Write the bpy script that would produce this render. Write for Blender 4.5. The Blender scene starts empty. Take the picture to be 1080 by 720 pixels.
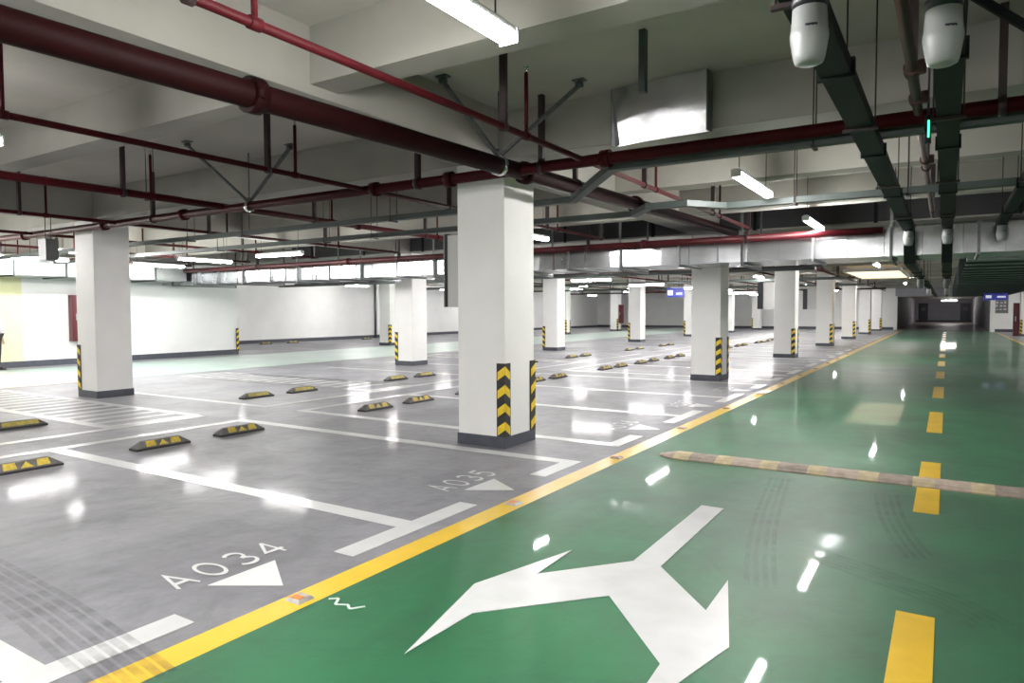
import bpy, bmesh, math, random
from mathutils import Vector, Matrix
random.seed(7)
SC = bpy.context.scene
COL = SC.collection
PI = math.pi

# ------------------------------------------------------------------ materials
def mat(name, col, rough=0.5, metal=0.0, var=0.12, scale=6.0, bump=0.0, coat=0.0, coat_rough=0.1, spec=0.5, emit=None, estr=0.0, stretch=None):
    m = bpy.data.materials.new(name); m.use_nodes = True
    nt = m.node_tree; b = nt.nodes['Principled BSDF']
    tc = nt.nodes.new('ShaderNodeTexCoord')
    nz = nt.nodes.new('ShaderNodeTexNoise'); nz.inputs['Scale'].default_value = scale; nz.inputs['Detail'].default_value = 5
    if stretch:
        mp = nt.nodes.new('ShaderNodeMapping'); mp.inputs['Scale'].default_value = stretch
        nt.links.new(tc.outputs['Object'], mp.inputs['Vector']); nt.links.new(mp.outputs['Vector'], nz.inputs['Vector'])
    else:
        nt.links.new(tc.outputs['Object'], nz.inputs['Vector'])
    rp = nt.nodes.new('ShaderNodeValToRGB')
    rp.color_ramp.elements[0].position = 0.3; rp.color_ramp.elements[1].position = 0.7
    rp.color_ramp.elements[0].color = (*[c * (1 - var) for c in col], 1)
    rp.color_ramp.elements[1].color = (*[min(1, c * (1 + var)) for c in col], 1)
    nt.links.new(nz.outputs['Fac'], rp.inputs['Fac']); nt.links.new(rp.outputs['Color'], b.inputs['Base Color'])
    b.inputs['Roughness'].default_value = rough; b.inputs['Metallic'].default_value = metal
    b.inputs['Specular IOR Level'].default_value = spec
    b.inputs['Coat Weight'].default_value = coat; b.inputs['Coat Roughness'].default_value = coat_rough
    if bump:
        bp = nt.nodes.new('ShaderNodeBump'); bp.inputs['Strength'].default_value = bump; bp.inputs['Distance'].default_value = 0.02
        nt.links.new(nz.outputs['Fac'], bp.inputs['Height']); nt.links.new(bp.outputs['Normal'], b.inputs['Normal'])
    if emit:
        b.inputs['Emission Color'].default_value = (*emit, 1); b.inputs['Emission Strength'].default_value = estr
    return m

def floor_mat(name, c1, c2, rough, dirt, scale=0.9, gloss_bump=0.03, streak=0.35, dscale=0.35, coat=0.3, sheen=0.1, coat_rough=0.035, scuff=0.2):
    """glossy epoxy: two tones of paint, grime in patches, faint scrubbing streaks, a slightly wavy clear coat"""
    m = bpy.data.materials.new(name); m.use_nodes = True
    nt = m.node_tree; N = nt.nodes; L = nt.links; b = N['Principled BSDF']
    tc = N.new('ShaderNodeTexCoord')
    n1 = N.new('ShaderNodeTexNoise'); n1.inputs['Scale'].default_value = scale; n1.inputs['Detail'].default_value = 6; n1.inputs['Roughness'].default_value = 0.6
    n2 = N.new('ShaderNodeTexNoise'); n2.inputs['Scale'].default_value = dscale; n2.inputs['Detail'].default_value = 8; n2.inputs['Roughness'].default_value = 0.65; n2.inputs['Distortion'].default_value = 0.6
    mp = N.new('ShaderNodeMapping'); mp.inputs['Rotation'].default_value = (0, 0, 0.3); mp.inputs['Scale'].default_value = (5, 0.7, 1)
    n3 = N.new('ShaderNodeTexNoise'); n3.inputs['Scale'].default_value = 1.6; n3.inputs['Detail'].default_value = 5
    for n in (n1, n2): L.new(tc.outputs['Object'], n.inputs['Vector'])
    L.new(tc.outputs['Object'], mp.inputs['Vector']); L.new(mp.outputs['Vector'], n3.inputs['Vector'])
    r1 = N.new('ShaderNodeValToRGB'); r1.color_ramp.elements[0].position = 0.35; r1.color_ramp.elements[1].position = 0.65
    r1.color_ramp.elements[0].color = (*c1, 1); r1.color_ramp.elements[1].color = (*c2, 1)
    L.new(n1.outputs['Fac'], r1.inputs['Fac'])
    r2 = N.new('ShaderNodeValToRGB'); r2.color_ramp.elements[0].position = 0.45; r2.color_ramp.elements[1].position = 0.72
    r2.color_ramp.elements[0].color = (0, 0, 0, 1); r2.color_ramp.elements[1].color = (1, 1, 1, 1)
    L.new(n2.outputs['Fac'], r2.inputs['Fac'])
    r3 = N.new('ShaderNodeValToRGB'); r3.color_ramp.elements[0].position = 0.5; r3.color_ramp.elements[1].position = 0.8
    r3.color_ramp.elements[0].color = (0, 0, 0, 1); r3.color_ramp.elements[1].color = (1, 1, 1, 1)
    L.new(n3.outputs['Fac'], r3.inputs['Fac'])
    ml = N.new('ShaderNodeMath'); ml.operation = 'MULTIPLY'; ml.inputs[1].default_value = dirt
    L.new(r2.outputs['Color'], ml.inputs[0])
    mx = N.new('ShaderNodeMix'); mx.data_type = 'RGBA'; mx.blend_type = 'MULTIPLY'
    mx.inputs['B'].default_value = (0.42, 0.42, 0.40, 1)
    L.new(ml.outputs[0], mx.inputs['Factor']); L.new(r1.outputs['Color'], mx.inputs['A'])
    ms = N.new('ShaderNodeMath'); ms.operation = 'MULTIPLY'; ms.inputs[1].default_value = streak * 0.4
    L.new(r3.outputs['Color'], ms.inputs[0])
    mx2 = N.new('ShaderNodeMix'); mx2.data_type = 'RGBA'; mx2.blend_type = 'MULTIPLY'
    mx2.inputs['B'].default_value = (0.4, 0.42, 0.42, 1)
    L.new(ms.outputs[0], mx2.inputs['Factor']); L.new(mx.outputs['Result'], mx2.inputs['A'])
    n4 = N.new('ShaderNodeTexNoise'); n4.inputs['Scale'].default_value = 1.7; n4.inputs['Detail'].default_value = 9; n4.inputs['Roughness'].default_value = 0.7; n4.inputs['Distortion'].default_value = 1.8
    L.new(tc.outputs['Object'], n4.inputs['Vector'])
    r4 = N.new('ShaderNodeValToRGB'); r4.color_ramp.elements[0].position = 0.50; r4.color_ramp.elements[1].position = 0.68
    r4.color_ramp.elements[0].color = (0, 0, 0, 1); r4.color_ramp.elements[1].color = (1, 1, 1, 1)
    L.new(n4.outputs['Fac'], r4.inputs['Fac'])
    m4 = N.new('ShaderNodeMath'); m4.operation = 'MULTIPLY'; m4.inputs[1].default_value = scuff
    L.new(r4.outputs['Color'], m4.inputs[0])
    mx3 = N.new('ShaderNodeMix'); mx3.data_type = 'RGBA'; mx3.blend_type = 'MULTIPLY'; mx3.inputs['B'].default_value = (0.55, 0.56, 0.58, 1)
    L.new(m4.outputs[0], mx3.inputs['Factor']); L.new(mx2.outputs['Result'], mx3.inputs['A'])
    L.new(mx3.outputs['Result'], b.inputs['Base Color'])
    rr = N.new('ShaderNodeMapRange'); rr.inputs['To Min'].default_value = rough; rr.inputs['To Max'].default_value = rough + 0.16
    L.new(n2.outputs['Fac'], rr.inputs['Value']); L.new(rr.outputs['Result'], b.inputs['Roughness'])
    nb = N.new('ShaderNodeTexNoise'); nb.inputs['Scale'].default_value = 5.0; nb.inputs['Detail'].default_value = 3
    L.new(tc.outputs['Object'], nb.inputs['Vector'])
    bp = N.new('ShaderNodeBump'); bp.inputs['Strength'].default_value = gloss_bump; bp.inputs['Distance'].default_value = 0.05
    L.new(nb.outputs['Fac'], bp.inputs['Height']); L.new(bp.outputs['Normal'], b.inputs['Normal'])
    b.inputs['Specular IOR Level'].default_value = 0.55
    b.inputs['Coat Weight'].default_value = coat; b.inputs['Coat Roughness'].default_value = coat_rough
    b.inputs['Sheen Weight'].default_value = sheen; b.inputs['Sheen Roughness'].default_value = 0.45
    return m

def tyre_mat(name='tyre_rubber_smear', amax=0.26):
    m = bpy.data.materials.new(name); m.use_nodes = True
    nt = m.node_tree; N = nt.nodes; L = nt.links; b = N['Principled BSDF']
    b.inputs['Base Color'].default_value = (0.05, 0.05, 0.06, 1); b.inputs['Roughness'].default_value = 0.35
    tr = N.new('ShaderNodeBsdfTransparent'); mx = N.new('ShaderNodeMixShader')
    tc = N.new('ShaderNodeTexCoord'); nz = N.new('ShaderNodeTexNoise'); nz.inputs['Scale'].default_value = 9; nz.inputs['Detail'].default_value = 6
    L.new(tc.outputs['Object'], nz.inputs['Vector'])
    r = N.new('ShaderNodeMapRange'); r.inputs['From Min'].default_value = 0.35; r.inputs['From Max'].default_value = 0.7; r.inputs['To Min'].default_value = amax*0.15; r.inputs['To Max'].default_value = amax
    L.new(nz.outputs['Fac'], r.inputs['Value']); L.new(r.outputs['Result'], mx.inputs['Fac'])
    L.new(tr.outputs[0], mx.inputs[1]); L.new(b.outputs[0], mx.inputs[2])
    L.new(mx.outputs[0], N['Material Output'].inputs['Surface'])
    return m

M = {}
M['grey_floor'] = floor_mat('grey_epoxy', (0.145, 0.143, 0.165), (0.235, 0.231, 0.254), 0.44, 0.9, gloss_bump=0.20, streak=0.8, coat=0.07, sheen=0.07, coat_rough=0.085, scuff=0.55)
M['green_floor'] = floor_mat('green_epoxy', (0.0015, 0.088, 0.027), (0.006, 0.145, 0.050), 0.40, 0.8, gloss_bump=0.035, streak=0.8, coat=0.30, sheen=0.05, scuff=0.5)
M['glare_green_floor'] = floor_mat('glare_green_epoxy', (0.26, 0.40, 0.34), (0.34, 0.48, 0.42), 0.3, 0.2, sheen=0.2)  # glare on the green paint is mixed into this paler colour
M['brown_floor'] = floor_mat('brown_concrete', (0.16, 0.105, 0.09), (0.22, 0.15, 0.13), 0.4, 0.4)
M['slab'] = mat('ceiling_plaster', (0.44, 0.42, 0.38), 0.9, var=0.08, scale=1.3, spec=0.2)
M['beam'] = mat('beam_paint', (0.32, 0.31, 0.28), 0.85, var=0.06, scale=2, spec=0.2)
M['white_wall'] = mat('white_wall_paint', (0.80, 0.80, 0.79), 0.7, var=0.03, scale=1.2, spec=0.3)
M['grey_wall'] = mat('grey_wall_paint', (0.34, 0.33, 0.36), 0.7, var=0.05, scale=1.2)
M['yellow_wall'] = mat('pale_yellow_paint', (0.70, 0.69, 0.42), 0.7, var=0.05, scale=1.2)
M['column'] = mat('white_column_paint', (0.80, 0.79, 0.775), 0.55, var=0.025, scale=2.5, spec=0.35, bump=0.02)
M['plinth'] = mat('dark_grey_plinth', (0.060, 0.066, 0.085), 0.5, var=0.15, scale=9)
M['stop_yellow'] = mat('dusty_yellow_film', (0.50, 0.37, 0.05), 0.5, var=0.25, scale=25)
M['beam_sheet'] = mat('dark_beam_sheet', (0.030, 0.030, 0.032), 0.7, var=0.1, scale=2)
M['black_rubber'] = mat('black_rubber', (0.020, 0.020, 0.020), 0.55, var=0.3, scale=20)
M['dusty_rubber'] = mat('dusty_rubber', (0.105, 0.10, 0.095), 0.65, var=0.3, scale=14)
M['yellow_reflector'] = mat('yellow_reflective_film', (0.78, 0.55, 0.02), 0.4, var=0.12, scale=18)
M['dull_yellow'] = mat('dull_yellow_film', (0.46, 0.38, 0.10), 0.5, var=0.25, scale=25)
M['white_line'] = mat('white_road_paint', (0.56, 0.56, 0.56), 0.35, var=0.06, scale=5, coat=0.3, coat_rough=0.15)
M['worn_line'] = mat('worn_white_paint', (0.46, 0.455, 0.46), 0.35, var=0.18, scale=4, coat=0.3, coat_rough=0.15)
M['pink_paint'] = mat('faded_red_paint', (0.50, 0.40, 0.39), 0.35, var=0.12, scale=4)
M['yellow_line'] = mat('yellow_road_paint', (0.72, 0.46, 0.025), 0.32, var=0.10, scale=4, coat=0.4, coat_rough=0.12)
M['red_pipe'] = mat('dark_red_pipe_paint', (0.042, 0.0028, 0.0048), 0.55, var=0.15, scale=5, spec=0.12)
M['main_red'] = mat('blackish_red_pipe_paint', (0.013, 0.0014, 0.0018), 0.6, var=0.15, scale=5, spec=0.1)
M['bright_red'] = mat('red_pipe_paint', (0.055, 0.0045, 0.0075), 0.45, var=0.12, scale=5, spec=0.25)
M['brown_pipe'] = mat('red_brown_pipe', (0.05, 0.018, 0.013), 0.55, var=0.2, scale=5)
M['dark_hanger'] = mat('dark_hanger_steel', (0.022, 0.010, 0.011), 0.55, var=0.2, scale=10)
M['sheet'] = mat('brushed_sheet', (0.72, 0.72, 0.74), 0.22, metal=1.0, var=0.10, scale=3.5)
M['galv'] = mat('galvanised_sheet', (0.52, 0.53, 0.55), 0.22, metal=1.0, var=0.16, scale=3.5, bump=0.08)
M['galv_frame'] = mat('galvanised_flange', (0.22, 0.225, 0.23), 0.4, metal=0.9, var=0.15, scale=8)
M['bracket'] = mat('zinc_bracket', (0.10, 0.11, 0.11), 0.45, metal=0.5, var=0.25, scale=25)
M['chrome'] = mat('bright_clamp_steel', (0.75, 0.75, 0.74), 0.18, metal=1.0, var=0.1, scale=20)
M['tray_green'] = mat('grey_green_tray', (0.042, 0.055, 0.051), 0.55, metal=0.0, var=0.12, scale=5)
M['tray_dark'] = mat('dark_green_tray', (0.0035, 0.0065, 0.006), 0.6, var=0.15, scale=5, spec=0.2)
M['duct_paint'] = mat('duct_underside_metal', (0.34, 0.36, 0.355), 0.42, metal=0.75, var=0.12, scale=3, bump=0.05)
M['white_plastic'] = mat('white_plastic', (0.25, 0.26, 0.255), 0.35, var=0.03, scale=8)
M['dark_plastic'] = mat('dark_plastic', (0.010, 0.011, 0.016), 0.4, var=0.2, scale=8)
M['lamp_housing'] = mat('white_lamp_housing', (0.62, 0.63, 0.62), 0.45, var=0.05, scale=8)
M['tube'] = mat('lit_lamp_tube', (0.9, 0.9, 0.9), 0.4, var=0.01, emit=(1.0, 0.985, 0.965), estr=125.0)
M['warm_glow'] = mat('warm_ceiling_glow', (0.9, 0.85, 0.7), 0.5, var=0.02, emit=(1.0, 0.78, 0.52), estr=0.85)  # emission imitates warm light falling on the ceiling
M['green_led'] = mat('lit_green_led', (0.05, 0.4, 0.25), 0.4, var=0.02, emit=(0.1, 1.0, 0.55), estr=1.6)
M['cab_red'] = mat('fire_cabinet_red', (0.085, 0.007, 0.012), 0.45, var=0.08, scale=5)
M['box_grey'] = mat('light_grey_box', (0.52, 0.52, 0.51), 0.45, var=0.05, scale=5)
M['mid_grey'] = mat('mid_grey_box', (0.085, 0.088, 0.088), 0.5, var=0.1, scale=5)
M['door_navy'] = mat('dark_navy_door', (0.016, 0.018, 0.035), 0.4, var=0.1, scale=5)
M['stone'] = mat('bump_stone_tan', (0.36, 0.29, 0.24), 0.8, var=0.18, scale=14, bump=0.2)
M['stone_dark'] = mat('bump_stone_grey', (0.27, 0.22, 0.185), 0.8, var=0.25, scale=14, bump=0.2)
M['stone_yellow'] = mat('bump_stone_yellow', (0.42, 0.34, 0.21), 0.75, var=0.2, scale=12)
M['stud_grey'] = mat('stud_metal', (0.40, 0.38, 0.36), 0.4, metal=0.5, var=0.15, scale=30)
M['orange'] = mat('orange_reflector', (0.70, 0.20, 0.03), 0.3, var=0.2, scale=40)
M['paper'] = mat('white_tape', (0.6, 0.68, 0.62), 0.6, var=0.1, scale=30)
M['tyre'] = tyre_mat('tyre_rubber_smear', 0.33)
M['tyre_faint'] = tyre_mat('faint_tyre_smear', 0.17)
M['sign_blue'] = mat('lit_blue_sign', (0.02, 0.03, 0.35), 0.4, var=0.05, emit=(0.03, 0.04, 0.6), estr=0.06)
M['sign_white'] = mat('lit_white_sign', (0.8, 0.8, 0.9), 0.4, var=0.02, emit=(0.8, 0.85, 1.0), estr=0.25)
M['board'] = mat('grey_board', (0.13, 0.14, 0.13), 0.5, var=0.2, scale=8)
M['skin'] = mat('skin', (0.50, 0.30, 0.21), 0.5, var=0.05, scale=10)
M['shirt'] = mat('pale_striped_shirt', (0.58, 0.58, 0.66), 0.8, var=0.15, scale=14, stretch=(0.3, 0.3, 6))
M['trousers'] = mat('black_trousers', (0.012, 0.012, 0.014), 0.8, var=0.2, scale=14)
M['hair'] = mat('black_hair', (0.012, 0.010, 0.009), 0.5, var=0.2, scale=30)

# ------------------------------------------------------------------ mesh helpers
class MB:
    def __init__(s): s.v = []; s.f = []; s.mi = []; s.sm = []
    def add(s, vs, fs, mi=0, smooth=False):
        b = len(s.v); s.v += [tuple(v) for v in vs]
        for f in fs: s.f.append([b + i for i in f]); s.mi.append(mi); s.sm.append(smooth)
    def box(s, x0, x1, y0, y1, z0, z1, mi=0):
        s.add([(x0,y0,z0),(x1,y0,z0),(x1,y1,z0),(x0,y1,z0),(x0,y0,z1),(x1,y0,z1),(x1,y1,z1),(x0,y1,z1)],
              [(0,3,2,1),(4,5,6,7),(0,1,5,4),(1,2,6,5),(2,3,7,6),(3,0,4,7)], mi); return s
    def frame(s, a, b, up=Vector((0,0,1))):
        a = Vector(a); b = Vector(b); d = (b - a).normalized()
        if abs(d.dot(up)) > 0.98: up = Vector((1,0,0))
        u = d.cross(up).normalized(); w = u.cross(d).normalized()
        return a, b, d, u, w
    def bar(s, a, b, wu, ww, mi=0):
        a, b, d, u, w = s.frame(a, b); vs = []
        for p in (a, b):
            for i, j in ((-1,-1),(1,-1),(1,1),(-1,1)): vs.append(p + u*i*wu/2 + w*j*ww/2)
        s.add(vs, [(0,1,2,3),(7,6,5,4),(0,4,5,1),(1,5,6,2),(2,6,7,3),(3,7,4,0)], mi); return s
    def cyl(s, a, b, r, n=12, mi=0, r2=None):
        a, b, d, u, w = s.frame(a, b); r2 = r if r2 is None else r2; vs = []
        for p, q in ((a, r), (b, r2)):
            for i in range(n):
                t = 2*PI*i/n; vs.append(p + u*math.cos(t)*q + w*math.sin(t)*q)
        s.add(vs, [(i, (i+1)%n, n+(i+1)%n, n+i) for i in range(n)], mi, True)
        s.add(vs[:n], [tuple(reversed(range(n)))], mi); s.add(vs[n:], [tuple(range(n))], mi); return s
    def lathe(s, prof, c, n=20, mi=0, sx=1.0, sy=1.0):
        vs = []; k = len(prof)
        for r, z in prof:
            for i in range(n):
                t = 2*PI*i/n; vs.append((c[0]+r*sx*math.cos(t), c[1]+r*sy*math.sin(t), c[2]+z))
        fs = [(j*n+i, j*n+(i+1)%n, (j+1)*n+(i+1)%n, (j+1)*n+i) for j in range(k-1) for i in range(n)]
        s.add(vs, fs, mi, True)
        s.add(vs[:n], [tuple(reversed(range(n)))], mi); s.add(vs[-n:], [tuple(range(n))], mi); return s
    def prism(s, poly, z0, z1, mi=0):
        n = len(poly)
        ar = sum(poly[i][0]*poly[(i+1)%n][1]-poly[(i+1)%n][0]*poly[i][1] for i in range(n))
        if ar < 0: poly = poly[::-1]
        vs = [(x,y,z0) for x,y in poly] + [(x,y,z1) for x,y in poly]
        s.add(vs, [tuple(reversed(range(n))), tuple(range(n,2*n))] + [(i,(i+1)%n,n+(i+1)%n,n+i) for i in range(n)], mi); return s
    def loft(s, secs, mi=0, smooth=False, cap=True):
        n = len(secs[0]); vs = [p for q in secs for p in q]
        s.add(vs, [(j*n+i, j*n+(i+1)%n, (j+1)*n+(i+1)%n, (j+1)*n+i) for j in range(len(secs)-1) for i in range(n)], mi, smooth)
        if cap:
            s.add(secs[0], [tuple(reversed(range(n)))], mi); s.add(secs[-1], [tuple(range(n))], mi)
        return s
    def build(s, name, mats, parent=None, bevel=0.0, loc=None, recalc=True):
        me = bpy.data.meshes.new(name); me.from_pydata(s.v, [], s.f)
        if not isinstance(mats, (list, tuple)): mats = [mats]
        for m in mats: me.materials.append(M[m])
        me.polygons.foreach_set('material_index', s.mi); me.polygons.foreach_set('use_smooth', s.sm)
        me.update()
        bm = bmesh.new(); bm.from_mesh(me); bmesh.ops.remove_doubles(bm, verts=bm.verts, dist=1e-6)
        if recalc: bmesh.ops.recalc_face_normals(bm, faces=bm.faces)
        bm.to_mesh(me); bm.free()
        o = bpy.data.objects.new(name, me); COL.objects.link(o)
        if parent is not None: o.parent = parent
        if loc: o.location = loc
        if bevel:
            md = o.modifiers.new('edge', 'BEVEL'); md.width = bevel; md.segments = 2; md.limit_method = 'ANGLE'
        return o

def tag(o, label=None, cat=None, group=None, kind=None):
    if label: o['label'] = label
    if cat: o['category'] = cat
    if group: o['group'] = group
    if kind: o['kind'] = kind
    return o
def thing(name, label, cat, loc=(0,0,0), rz=0.0, group=None):
    o = bpy.data.objects.new(name, None); COL.objects.link(o); o.empty_display_size = 0.1
    o.location = loc; o.rotation_euler = (0,0,rz)
    return tag(o, label, cat, group)
def kids(o): return [c for c in bpy.data.objects if c.parent == o]
def dup(root, loc, rz, label, group=None):
    def cp(o, par):
        c = o.copy(); COL.objects.link(c)
        if par is not None: c.parent = par
        for ch in kids(o): cp(ch, c)
        return c
    r = cp(root, None); r.location = loc; r.rotation_euler = (0,0,rz); r['label'] = label
    if group: r['group'] = group
    return r
def struct(name, mb, m): return tag(mb.build(name, m), kind='structure')
ORD = ['nearest','second','third','fourth','fifth','sixth','seventh','eighth','ninth','tenth','eleventh','twelfth','thirteenth','fourteenth','fifteenth','sixteenth','seventeenth','eighteenth','nineteenth','twentieth']

# ------------------------------------------------------------------ the setting
SP = 8.4578
Y0 = 6.285                      # near face of the first column line
CW = 0.63
XROW = {1: -4.385, 0: -12.93, -1: -21.48, 2: 3.86}
ZS, ZB, ZB2 = 3.65, 3.15, 3.22
struct('floor', MB().box(-34, 12, -9, 63, -0.25, 0), 'grey_floor')
struct('floor_lane_green', MB().box(-2.735, 2.75, -9, 61.0, 0.0, 0.003), 'green_floor')
struct('floor_lane_glare_green', MB().box(-20.9, -16.0, -9, 61.0, 0.0, 0.003), 'glare_green_floor')
struct('floor_passage', MB().box(-3.4, 2.6, 61.0, 103, 0.0, 0.004), 'brown_floor')
struct('ceiling', MB().box(-34, 12, -9, 63, ZS, ZS+0.2), 'slab')
struct('ceiling_passage', MB().box(-3.6, 2.8, 63, 103.2, 2.9, 3.1), 'slab')
for k in range(-1, 7):
    yc = Y0 + CW/2 + SP*k
    struct('ceiling_beam', MB().box(-30, 10, yc-0.29, yc+0.29, ZB, ZS+0.02), 'beam')
    for j in (1, 2):
        ys = yc + SP*j/3
        struct('ceiling_joist', MB().box(-30, 10, ys-0.14, ys+0.14, ZB2, ZS+0.02), 'beam')
for r in (-1, 0, 1, 2):
    struct('ceiling_beam', MB().box(XROW[r]-0.29, XROW[r]+0.29, -9, 61.5, ZB-0.006, ZS+0.02), 'beam')
XW1 = -21.9
struct('wall_side_aisle', MB().box(XW1-0.2, XW1, 8.95, 15.85, 0, ZS), 'white_wall')
struct('wall_side_yellow', MB().box(XW1-0.2, XW1+0.02, -9, 8.95, 0, ZS), 'yellow_wall')
struct('baseboard_side_aisle', MB().box(XW1, XW1+0.035, -9, 15.87, 0, 0.17), 'plinth')
struct('wall_return', MB().box(-28.6, XW1-0.2, 15.65, 15.85, 0, ZS), 'white_wall')
struct('wall_bay_back', MB().box(-28.6, -28.4, 15.85, 30.0, 0, ZS), 'white_wall')
struct('baseboard_bay_back', MB().box(-28.4, -28.365, 15.85, 30.0, 0, 0.17), 'plinth')
struct('wall_bay_far', MB().box(-28.9, -28.7, 30.0, 61.0, 0, ZS), 'white_wall')
struct('baseboard_bay_far', MB().box(-28.7, -28.66, 30.0, 61.0, 0, 0.17), 'plinth')
struct('wall_bay_step', MB().box(-28.9, -28.4, 29.9, 30.0, 0, ZS), 'white_wall')
struct('wall_end', MB().box(-29, -3.4, 61.0, 61.25, 0, ZS), 'white_wall')
struct('baseboard_end', MB().box(-29, -3.4, 60.96, 61.0, 0, 0.2), 'plinth')
struct('wall_end_right', MB().box(2.62, 9.2, 57.4, 57.65, 0, ZS), 'white_wall')
struct('baseboard_end_right', MB().box(2.62, 9.2, 57.36, 57.4, 0, 0.2), 'plinth')
struct('wall_passage_left', MB().box(-3.6, -3.4, 61.25, 103, 0, 3), 'grey_wall')
struct('wall_passage_right', MB().box(2.6, 2.8, 57.65, 103, 0, 3), 'grey_wall')
struct('wall_passage_back', MB().box(-3.6, 2.8, 103, 103.2, 0, 3), 'grey_wall')
struct('wall_passage_header', MB().box(-3.4, 2.62, 61.05, 61.3, 2.55, ZS), 'grey_wall')
struct('trim_passage_left', MB().box(-3.5, -3.25, 60.9, 61.3, 0, 2.6), 'white_wall')
struct('trim_passage_right', MB().box(2.5, 2.78, 57.3, 57.5, 0, 2.75), 'white_wall')
struct('baseboard_passage', MB().box(-3.4, 2.6, 102.95, 103, 0, 0.25), 'plinth')
struct('wall_right', MB().box(9.0, 9.2, -9, 57.4, 0, ZS), 'white_wall')
struct('wall_behind', MB().box(-22, 9.2, -9.2, -9, 0, ZS), 'white_wall')
for i, (xa, xb) in enumerate(((-3.1, -2.05), (1.4, 2.5))):
    d = tag(MB().box(xa, xb, 102.9, 102.98, 0.0, 2.4).build('door_%d' % (i+1), 'door_navy'), kind='structure')
    MB().box(xa+0.3, xb-0.3, 102.88, 102.9, 1.45, 1.85).build('vision_panel', 'mid_grey', d)
    MB().cyl((xb-0.1, 102.86, 1.05), (xb-0.1, 102.86, 1.25), 0.015).build('door_handle', 'chrome', d)
struct('trim_downpipe', MB().cyl((-28.33, 29.8, 0.0), (-28.33, 29.8, 3.6), 0.05), 'galv_frame')
struct('trim_end_downpipe', MB().cyl((-5.1, 60.9, 0.0), (-5.1, 60.9, 3.6), 0.06), 'galv_frame')

def zc(x, y):
    for r in XROW.values():
        if abs(x - r) < 0.33: return ZB - 0.006
    for k in range(-1, 7):
        yc = Y0 + CW/2 + SP*k
        if abs(y - yc) < 0.33: return ZB
        for j in (1, 2):
            if abs(y - yc - SP*j/3) < 0.18: return ZB2
    return ZS if y < 63 else 2.9
# ------------------------------------------------------------------ columns
def guard(xc, yc, sx, sy, parent):
    """L-shaped rubber corner guard: folded chevrons pointing up, corner at (xc, yc), flanges running to -sx, -sy"""
    z0, z1, fl, t = 0.125, 0.935, 0.10, 0.012
    mb = MB()
    ox, oy = xc + sx*t, yc + sy*t
    mb.prism([(ox, oy), (xc - sx*fl, oy), (xc - sx*fl, yc), (xc, yc), (xc, yc - sy*fl), (ox, yc - sy*fl)], z0, z1, 0)
    e = 0.0015; n = 4; ph = (z1-z0)/n
    for k in range(n):
        zt = z0 + ph*k + ph*0.86; th = ph*0.46; drop = ph*0.34; m = 0.012
        # the flange along x (normal sy) and the flange along y (normal sx); the chevron tip is on the fold
        a = [(ox, oy+sy*e, zt), (xc-sx*(fl-m), oy+sy*e, zt-drop), (xc-sx*(fl-m), oy+sy*e, zt-drop-th), (ox, oy+sy*e, zt-th)]
        b = [(ox+sx*e, oy, zt), (ox+sx*e, yc-sy*(fl-m), zt-drop), (ox+sx*e, yc-sy*(fl-m), zt-drop-th), (ox+sx*e, oy, zt-th)]
        mb.add(a, [(0,1,2,3)], 1); mb.add(b, [(0,1,2,3)], 1)
    me = mb
    o = bpy.data.objects.new('corner_guard', None)
    m_ = bpy.data.meshes.new('corner_guard'); m_.from_pydata(me.v, [], me.f)
    for q in ('black_rubber', 'yellow_reflector'): m_.materials.append(M[q])
    m_.polygons.foreach_set('material_index', me.mi); m_.update()
    o = bpy.data.objects.new('corner_guard', m_); COL.objects.link(o)
    if parent is not None: o.parent = parent
    return o
def column(row, k, label):
    x = XROW[row]; y = Y0 + CW/2 + SP*k; h = CW/2
    t = thing('concrete_column', label, 'column', (x, y, 0), 0, 'white columns of the garage')
    MB().box(-h, h, -h, h, 0.0, ZB-0.01).build('shaft', 'column', t, bevel=0.008)
    MB().box(-h-0.012, h+0.012, -h-0.012, h+0.012, 0.0, 0.125).build('plinth', 'plinth', t, bevel=0.004)
    sx = 1 if row in (1, -1) else -1
    for sy in (-1, 1): guard(sx*h, sy*h, sx, sy, t)
    return t
for k in range(0, 7):
    column(1, k, ('white column %s in the row beside the yellow edge line' % ORD[k]) if k else 'large white column under the red pipe junction, chevron guards on two corners')
for k in range(0, 7):
    column(0, k, ('white column %s in the row behind the wheel stops' % ORD[k]) if k else 'white column beside the striped zone, in front of the red fire cabinet')
for k, l in ((2, 'white column across the pale green aisle, off the end of the long white wall'), (4, 'far white column across the pale green aisle, partly hidden'), (5, 'far white column beside a red cabinet, across the pale aisle')):
    column(-1, k, l)
column(2, 5, 'white column on the other side of the green lane beside a red cabinet')
g = guard(XW1+0.04, 15.87, 1, 1, None); tag(g, 'black and yellow corner guard on the end of the long white wall', 'corner guard', 'corner guards on walls')
g = guard(5.0, 57.36, 1, -1, None); g.location = (-0.6, 0, 0); tag(g, 'small striped corner guard on the end wall under the grey notice board', 'corner guard', 'corner guards on walls')
g = guard(-6.4, 60.95, 1, -1, None); tag(g, 'small striped corner guard on the white end wall near a downpipe', 'corner guard', 'corner guards on walls')

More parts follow.
